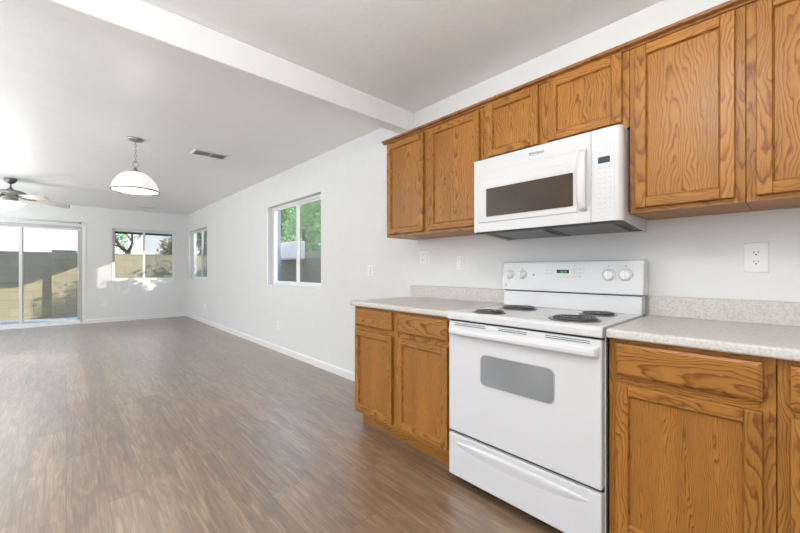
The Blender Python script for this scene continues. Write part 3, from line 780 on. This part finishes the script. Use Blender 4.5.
# ------------------------------------------------------------------ wall plates
def plate(kind, wall, a, z, label, cat, w_=.070, h=.115, group=None):
    """wall 'R': on wall_right at Y=a ; 'F': on wall_far at X=a.  Built facing -X then turned"""
    nm = 'light_switch' if kind == 'switch' else ('wall_outlet' if kind != 'blank' else 'wall_plate')
    loc = (W, a, z) if wall == 'R' else (a, YF, z)
    root = thing(nm, loc, label, cat, group or ('wall switches' if kind == 'switch' else 'wall outlets'))
    p = MB(); t = .005
    p.poly([(0, -w_/2, -h/2), (0, w_/2, -h/2), (0, w_/2, h/2), (0, -w_/2, h/2), (-t, -w_/2+.004, -h/2+.004), (-t, w_/2-.004, -h/2+.004), (-t, w_/2-.004, h/2-.004), (-t, -w_/2+.004, h/2-.004)],
           [(0, 1, 2, 3), (4, 7, 6, 5), (0, 4, 5, 1), (1, 5, 6, 2), (2, 6, 7, 3), (3, 7, 4, 0)], 'white_plastic')
    p.build('cover_plate', root, loc='local')
    def duplex(cy):
        for cz in (.0195, -.0195):
            r = MB(); rrect(r, -t-.0018, -t, cy-.0165, cy+.0165, cz-.0145, cz+.0145, .008, 'white_plastic'); ro = r.build('receptacle', root, loc='local')
            s = MB(); s.box(-t-.0024, -t-.0015, cy-.0075, cy-.0055, cz-.001, cz+.008, 'black'); s.box(-t-.0024, -t-.0015, cy+.0055, cy+.0075, cz-.001, cz+.007, 'black')
            s.lathe([(.0028, -t-.0015), (.0028, -t-.0024)], (0, cy, cz-.0075), 'black', 10, axis='x'); s.build('slots', ro, loc='local')
    def rocker(cy):
        r = MB(); r.prism([(-t, -.033), (-t-.002, -.033), (-t-.0045, 0), (-t-.0015, .033), (-t, .033)], 'y', cy-.0165, cy+.0165, 'white_plastic'); ro = r.build('rocker', root, loc='local')
        s = MB(); s.box(-t-.0006, -t, cy-.0185, cy+.0185, -.035, .035, 'offwhite_line'); s.build('rocker_bezel', root, loc='local')
    if kind == 'duplex': duplex(0)
    elif kind == 'combo': duplex(.018); rocker(-.020)
    elif kind == 'switch': 
        for c in ((-.023, .023) if w_ > .1 else (0,)): rocker(c)
    if wall == 'F': root.rotation_euler = (0, 0, PI/2)
    return root
plate('duplex', 'R', .101, 1.186, 'white duplex outlet on the wall above the right-hand countertop', 'outlet', w_=.080, h=.128)
plate('combo', 'R', 2.034, 1.234, 'double-width white plate with outlet above the left end of the left countertop', 'outlet', w_=.116)
plate('switch', 'R', 1.674, 1.182, 'single white switch plate just left of the range backguard', 'switch')
plate('switch', 'R', 2.740, 1.124, 'white double switch plate on the wall left of the kitchen cabinets', 'switch', w_=.116)
plate('duplex', 'R', 4.83, .360, 'low white outlet on the right wall below the nearer window', 'outlet')
plate('duplex', 'R', 8.42, .345, 'low white outlet on the right wall near the far corner', 'outlet')
plate('duplex', 'F', .596, .394, 'low white outlet on the far wall between sliding door and window', 'outlet')

# ------------------------------------------------------------------ pendant lamp
PX, PY = .516, 4.51
pl = thing('pendant_lamp', (PX, PY, ZC), 'white dome pendant lamp hanging by a short chain from the ceiling', 'pendant lamp')
b = MB(); b.lathe([(.070, ZC-.001), (.070, ZC-.010), (.055, ZC-.020), (.016, ZC-.026), (.008, ZC-.034)], (PX, PY, 0), 'nickel', 28); b.build('canopy', pl)
b = MB(); z = ZC-.030; i = 0
while z > 2.235:
    pts = []
    for k in range(12):
        a = 2*PI*k/12; u, v = .0085*math.cos(a), .017*math.sin(a)
        pts.append((PX+(u if i % 2 else 0), PY+(0 if i % 2 else u), z-.012+v))
    b.tube(pts, .0024, 'nickel', 6, closed=True); z -= .026; i += 1
b.build('chain', pl)
b = MB(); pts = [(PX+.0035*math.sin(k*1.1), PY+.0035*math.cos(k*1.1), ZC-.03-k*(ZC-.03-2.16)/14) for k in range(15)]; b.tube(pts, .0022, 'vinyl', 6); b.build('cord', pl)
b = MB(); pts = [(PX+.024*math.cos(2*PI*k/18), PY, 2.200+.030*math.sin(2*PI*k/18)) for k in range(18)]; b.tube(pts, .0035, 'nickel', 6, closed=True)
b.lathe([(.004, 2.172), (.008, 2.168), (.012, 2.158), (.024, 2.145), (.045, 2.128), (.050, 2.120), (.046, 2.117)], (PX, PY, 0), 'nickel', 24); b.build('shade_holder', pl)
b = MB(); R0 = .200
pr = []
for k in range(15):
    t = k/14*PI/2; pr.append((.03+(R0-.03)*math.sin(t)**1.0, 1.935+.187*math.cos(t)**1.25))
pin = [(max(.02, r-.004), z-.004) for r, z in reversed(pr)]
b.lathe(pr+pin, (PX, PY, 0), 'frosted', 48, close=False); sh = b.build('lamp_shade', pl)
b = MB(); pts = [(PX+R0*math.cos(2*PI*k/48), PY+R0*math.sin(2*PI*k/48), 1.932) for k in range(48)]; b.tube(pts, .0080, 'pewter', 6, closed=True); b.build('rim_band', sh)
b = MB(); b.lathe([(.012, 2.10), (.014, 2.07), (.030, 2.03), (.032, 2.01), (.020, 1.985), (.004, 1.975)], (PX, PY, 0), 'bulb', 20); b.build('bulb', pl)
ld = bpy.data.lights.new('pendant_bulb_light', 'POINT'); lo = bpy.data.objects.new('pendant_bulb_light', ld); COL.objects.link(lo)
ld.energy = 14; ld.color = (1, .95, .87); ld.shadow_soft_size = .06; lo.location = (PX, PY, 1.86)

# ------------------------------------------------------------------ ceiling fan
FX, FY = -.595, 7.70
fn = thing('ceiling_fan', (FX, FY, ZC), 'grey five-blade ceiling fan with a lit frosted glass light kit', 'ceiling fan')
b = MB(); b.lathe([(.070, ZC-.001), (.069, ZC-.022), (.052, ZC-.052), (.030, ZC-.072), (.014, ZC-.078)], (FX, FY, 0), 'pewter', 28); b.build('canopy', fn)
b = MB(); b.lathe([(.012, ZC-.07), (.012, 2.300)], (FX, FY, 0), 'nickel', 14); b.build('downrod', fn)
b = MB(); b.lathe([(.020, 2.325), (.034, 2.305), (.060, 2.292), (.115, 2.280), (.160, 2.262), (.172, 2.240), (.160, 2.215), (.110, 2.200), (.085, 2.196), (.080, 2.165), (.060, 2.160)], (FX, FY, 0), 'nickel', 36); b.build('motor_housing', fn)
for k in range(5):
    ang = math.radians(19+72*k); ca, sa = math.cos(ang), math.sin(ang)
    def Pt(r, s, z): return (FX+ca*r-sa*s, FY+sa*r+ca*s, z)
    bl = MB(); vs_ = []; n = 14
    for i in range(n+1):
        t = i/n; r = .20+.47*t; zc = 2.192-.045*t
        wd = .050+.020*t
        if t > .88: wd *= math.sqrt(max(0.02, 1-((t-.88)/.12)**2*.85))
        if t < .08: wd *= .75+t*3
        for s, dz in ((-wd, .019), (wd, -.019)):
            for th in (0, .006): vs_.append(Pt(r, s, zc+dz-th))
    fs_ = []
    for i in range(n):
        a, c = i*4, (i+1)*4
        fs_ += [(a, c, c+2, a+2), (a+1, a+3, c+3, c+1), (a, a+1, c+1, c), (a+2, c+2, c+3, a+3)]
    fs_ += [(0, 2, 3, 1), (n*4, n*4+1, n*4+3, n*4+2)]
    bl.poly(vs_, fs_, 'blade'); bo = bl.build('blade', fn)
    ar = MB(); ar.tube([Pt(.10, 0, 2.20), Pt(.155, 0, 2.185), Pt(.21, 0, 2.182), Pt(.28, 0, 2.178)], [.012, .010, .011, .008], 'nickel', 8); ar.build('blade_arm', bo)
b = MB(); b.lathe([(.075, 2.165), (.082, 2.150), (.080, 2.135), (.045, 2.128)], (FX, FY, 0), 'nickel', 30); b.build('light_fitter', fn)
b = MB(); pr = [(.070, 2.132), (.110, 2.128), (.150, 2.122), (.168, 2.112), (.150, 2.098), (.120, 2.072), (.095, 2.045), (.060, 2.022), (.020, 2.014), (.004, 2.013)]
b.lathe(pr, (FX, FY, 0), 'frosted', 48, close=False, scallop=.045); b.build('glass_bowl', fn)
b = MB(); b.lathe([(.004, 2.014), (.010, 2.010), (.007, 2.000), (.003, 1.996)], (FX, FY, 0), 'nickel', 12); b.build('finial', fn)
ld = bpy.data.lights.new('fan_bulb_light', 'POINT'); lo = bpy.data.objects.new('fan_bulb_light', ld); COL.objects.link(lo)
ld.energy = 14; ld.color = (1, .96, .9); ld.shadow_soft_size = .15; lo.location = (FX, FY, 1.86)

# ------------------------------------------------------------------ ceiling vents
def vent(cx, cy, lx, ly, n, label):
    r = thing('ceiling_vent', (cx, cy, ZC), label, 'vent', 'ceiling vents')
    b = MB(); z = ZC-.008; f = .022
    for (x0, x1, y0, y1) in ((-lx/2, lx/2, -ly/2, -ly/2+f), (-lx/2, lx/2, ly/2-f, ly/2), (-lx/2, -lx/2+f, -ly/2+f, ly/2-f), (lx/2-f, lx/2, -ly/2+f, ly/2-f), (-.006, .006, -ly/2+f, ly/2-f)):
        b.box(cx+x0, cx+x1, cy+y0, cy+y1, z, ZC-.0005, 'trimwhite')
    b.build('frame', r, bevel=.002)
    b = MB(); b.box(cx-lx/2+f, cx+lx/2-f, cy-ly/2+f, cy+ly/2-f, ZC-.002, ZC-.0006, 'black'); b.build('duct_opening', r)
    for i in range(n):
        y = cy-ly/2+f+(ly-2*f)*(i+.5)/n; s = MB()
        s.prism([(y-.008, ZC-.012), (y-.006, ZC-.013), (y+.006, ZC-.003), (y+.004, ZC-.002)], 'x', cx-lx/2+f, cx+lx/2-f, 'trimwhite'); s.build('louvre', r)
vent(1.215, 4.53, .36, .21, 5, 'white louvred ceiling vent to the right of the pendant lamp')
vent(1.235, 9.32, .34, .16, 3, 'small white ceiling vent near the far wall above the window')

# ------------------------------------------------------------------ added kitchen fill fixture, overhead and unseen
kl = thing('fill_fixture', (.45, .35, ZC), 'added unseen light box giving fill over the kitchen floor', 'ceiling light')
b = MB(); b.box(-.15, 1.05, .10, .60, ZC-.03, ZC-.0005, 'trimwhite'); b.build('housing', kl, bevel=.004)
b = MB(); b.prism([(.12, ZC-.031), (.15, ZC-.07), (.55, ZC-.07), (.58, ZC-.031)], 'x', -.13, 1.03, 'frosted'); b.build('diffuser', kl)

# ------------------------------------------------------------------ outside
mb = MB(); mb.box(-14, 14, -6, YF+.2, -.30, -.14, 'concrete'); mb.box(-14, 14, YF+T, 12.7, -.26, -.09, 'concrete'); mb.box(-14, 16, 12.7, 40, -.30, -.12, 'gravel'); struct(mb.build('ground'))
# block walls with a pilaster
mb = MB(); mb.box(-9, 4.2, 12.7, 12.9, -.12, 1.545, 'blockX')
mb.box(-9, 4.2, 12.69, 12.91, 1.545, 1.575, 'blockX')
tag(mb.build('block_wall'), 'tan concrete block wall across the back yard, seen through the sliding door', 'wall')
mb = MB(); mb.box(-.27, .20, 12.58, 12.98, -.12, 1.63, 'blockX'); tag(mb.build('wall_pillar'), 'taller block pillar standing in the back yard wall', 'pillar')
mb = MB(); mb.box(4.0, 4.2, -5, 12.69, -.14, 1.54, 'blockY'); tag(mb.build('block_wall'), 'concrete block side wall seen through the right wall windows', 'wall')
mb = MB(); mb.box(3.90, 4.0-.001, 7.52, 8.60, 1.37, 1.79, 'palebox'); mb.box(3.89, 3.90, 7.54, 8.58, 1.39, 1.77, 'palebox')
tag(mb.build('utility_box', bevel=.01), 'pale boxy panel on the side wall, seen through the nearer right window', 'box')
# patio roof and eaves
mb = MB(); mb.box(-5, 2.7, YF+T+.001, 12.0, 2.34, 2.46, 'paint_beige'); mb.box(W+T, 2.7, -4, YF+T, 2.46, 2.56, 'rooftile'); tag(mb.build('patio_roof'), 'patio roof and eaves just outside the far and right walls', 'roof')
mb = MB(); mb.box(W+T+.002, 3.3, 7.25, 8.06, -.14, 2.455, 'stucco'); tag(mb.build('sun_block_bay'), 'added sun-blocking bay between the two right windows, shade put into its slate colour', 'wall')  # added bay, shaped to trim the sun entering the farther window

def foliage(name, c, rad, n, size, m, label, cat, trunk=None, seed=1, flat=.9, group=None, nc=14):
    rnd = random.Random(seed)
    root = thing(name, (c[0], c[1], trunk[2] if trunk else c[2]-rad[2]), label, cat, group)
    b = MB(); clumps = []
    for _ in range(nc):
        while True:
            p = Vector((rnd.uniform(-1, 1), rnd.uniform(-1, 1), rnd.uniform(-1, 1)))
            if p.length < .85: break
        clumps.append((p, rnd.uniform(.25, .5)))
    vs_, fs_, g = [], [], []
    for i in range(n):
        cp_, cr_ = clumps[rnd.randrange(len(clumps))]
        d = Vector((rnd.gauss(0, 1), rnd.gauss(0, 1), rnd.gauss(0, 1))).normalized()*cr_*rnd.random()**.4
        p = cp_+d
        p = Vector((c[0]+p.x*rad[0], c[1]+p.y*rad[1], c[2]+p.z*rad[2]))
        q = Quaternion(Vector((rnd.gauss(0, 1), rnd.gauss(0, 1), rnd.gauss(0, 1))).normalized(), rnd.uniform(0, 6.28))
        s = size*rnd.uniform(.6, 1.3); k = len(vs_)
        for v in ((-s, 0, 0), (0, -s*.42, s*.1), (s, 0, -s*.15), (0, s*.42, s*.1)): vs_.append(p+q@Vector(v))
        fs_.append((k, k+1, k+2, k+3)); z = rnd.random(); g += [(0, 0, z)]*4
    b.poly(vs_, fs_, m); b.gc = g
    b.build('foliage', root, fix=False)
    if trunk:
        t = MB()
        for pts, rr in trunk[3]: t.tube(pts, rr, 'bark', 8)
        t.build('trunk', root)
    return root
# yard tree seen through the far window
tx, ty = 1.50, 14.6
br = [([(tx, ty, -.12), (tx-.02, ty, 1.0), (tx-.03, ty, 1.72)], [.10, .09, .075]),
      ([(tx-.03, ty, 1.68), (tx-.22, ty+.1, 1.88), (tx-.36, ty, 2.12), (tx-.40, ty, 2.6)], [.055, .045, .035, .02]),
      ([(tx-.03, ty, 1.68), (tx+.07, ty-.1, 1.95), (tx+.08, ty, 2.3), (tx+.2, ty, 2.8)], [.055, .04, .03, .02]),
      ([(tx-.22, ty+.1, 1.88), (tx-.5, ty+.1, 1.95), (tx-.7, ty, 2.2)], [.035, .025, .015]),
      ([(tx+.08, ty, 2.05), (tx-.12, ty, 2.35), (tx-.15, ty, 2.7)], [.028, .02, .014])]
foliage('tree', (tx-.35, ty+.3, 2.45), (.85, .6, .75), 1500, .05, 'leaf', 'dark-trunked green tree behind the yard wall, seen through the far window', 'tree', (0, 0, -.12, br), seed=3)
def smalltrunk(x, y, h): return (0, 0, -.14, [([(x, y, -.14), (x+.05, y, h*.5), (x, y+.1, h)], [.09, .07, .04])])
foliage('shrub', (2.66, 14.4, 1.55), (.42, .4, .85), 3000, .05, 'leaf_dry', 'dry golden shrub behind the yard wall, right side of the far window', 'shrub', smalltrunk(2.66, 14.4, 1.4), seed=5, nc=60)
foliage('shrub', (3.55, 10.15, .98), (.32, .55, 1.22), 2600, .05, 'leaf_blue', 'tall blue-green shrub just outside the farther right window', 'shrub', smalltrunk(3.55, 10.15, 1.2), seed=12, nc=60)
foliage('shrub', (3.55, 11.45, .98), (.32, .70, 1.22), 2600, .05, 'leaf_blue', 'blue-green shrub in the side yard behind the first one', 'shrub', smalltrunk(3.55, 11.45, 1.2), seed=13, nc=60)
# trees beyond the side wall
foliage('tree', (6.55, 11.6, 2.75), (.95, .95, 1.75), 5200, .07, 'leaf', 'dense leafy green tree filling the right pane of the nearer right window', 'tree', smalltrunk(6.55, 11.6, 2.6), seed=8)
foliage('tree', (6.3, 13.9, 2.9), (1.2, 1.15, 1.95), 6500, .075, 'leaf', 'leafy green tree filling the left pane of the nearer right window', 'tree', smalltrunk(6.3, 13.9, 2.6), seed=9)
foliage('tree', (5.0, 9.4, 2.35), (.55, .7, .75), 750, .06, 'leaf', 'sparse young tree just beyond the side wall, low in the nearer right window', 'tree', smalltrunk(5.0, 9.4, 2.3), seed=15)
foliage('hedge', (4.8, 7.25, 1.30), (.50, 1.0, 1.45), 9000, .085, 'leaf', 'added dense green hedge beyond the side wall, blocking low sun', 'hedge', smalltrunk(4.8, 7.25, 1.4), seed=16, nc=60)  # added hedge, placed to cut the low sun through the farther window
foliage('tree', (4.05, 15.9, 2.4), (.55, .8, 1.7), 3200, .08, 'leaf_blue', 'narrow blue-green tree beyond the yard corner, seen through the farther right window', 'tree', smalltrunk(4.05, 15.9, 2.4), seed=14)
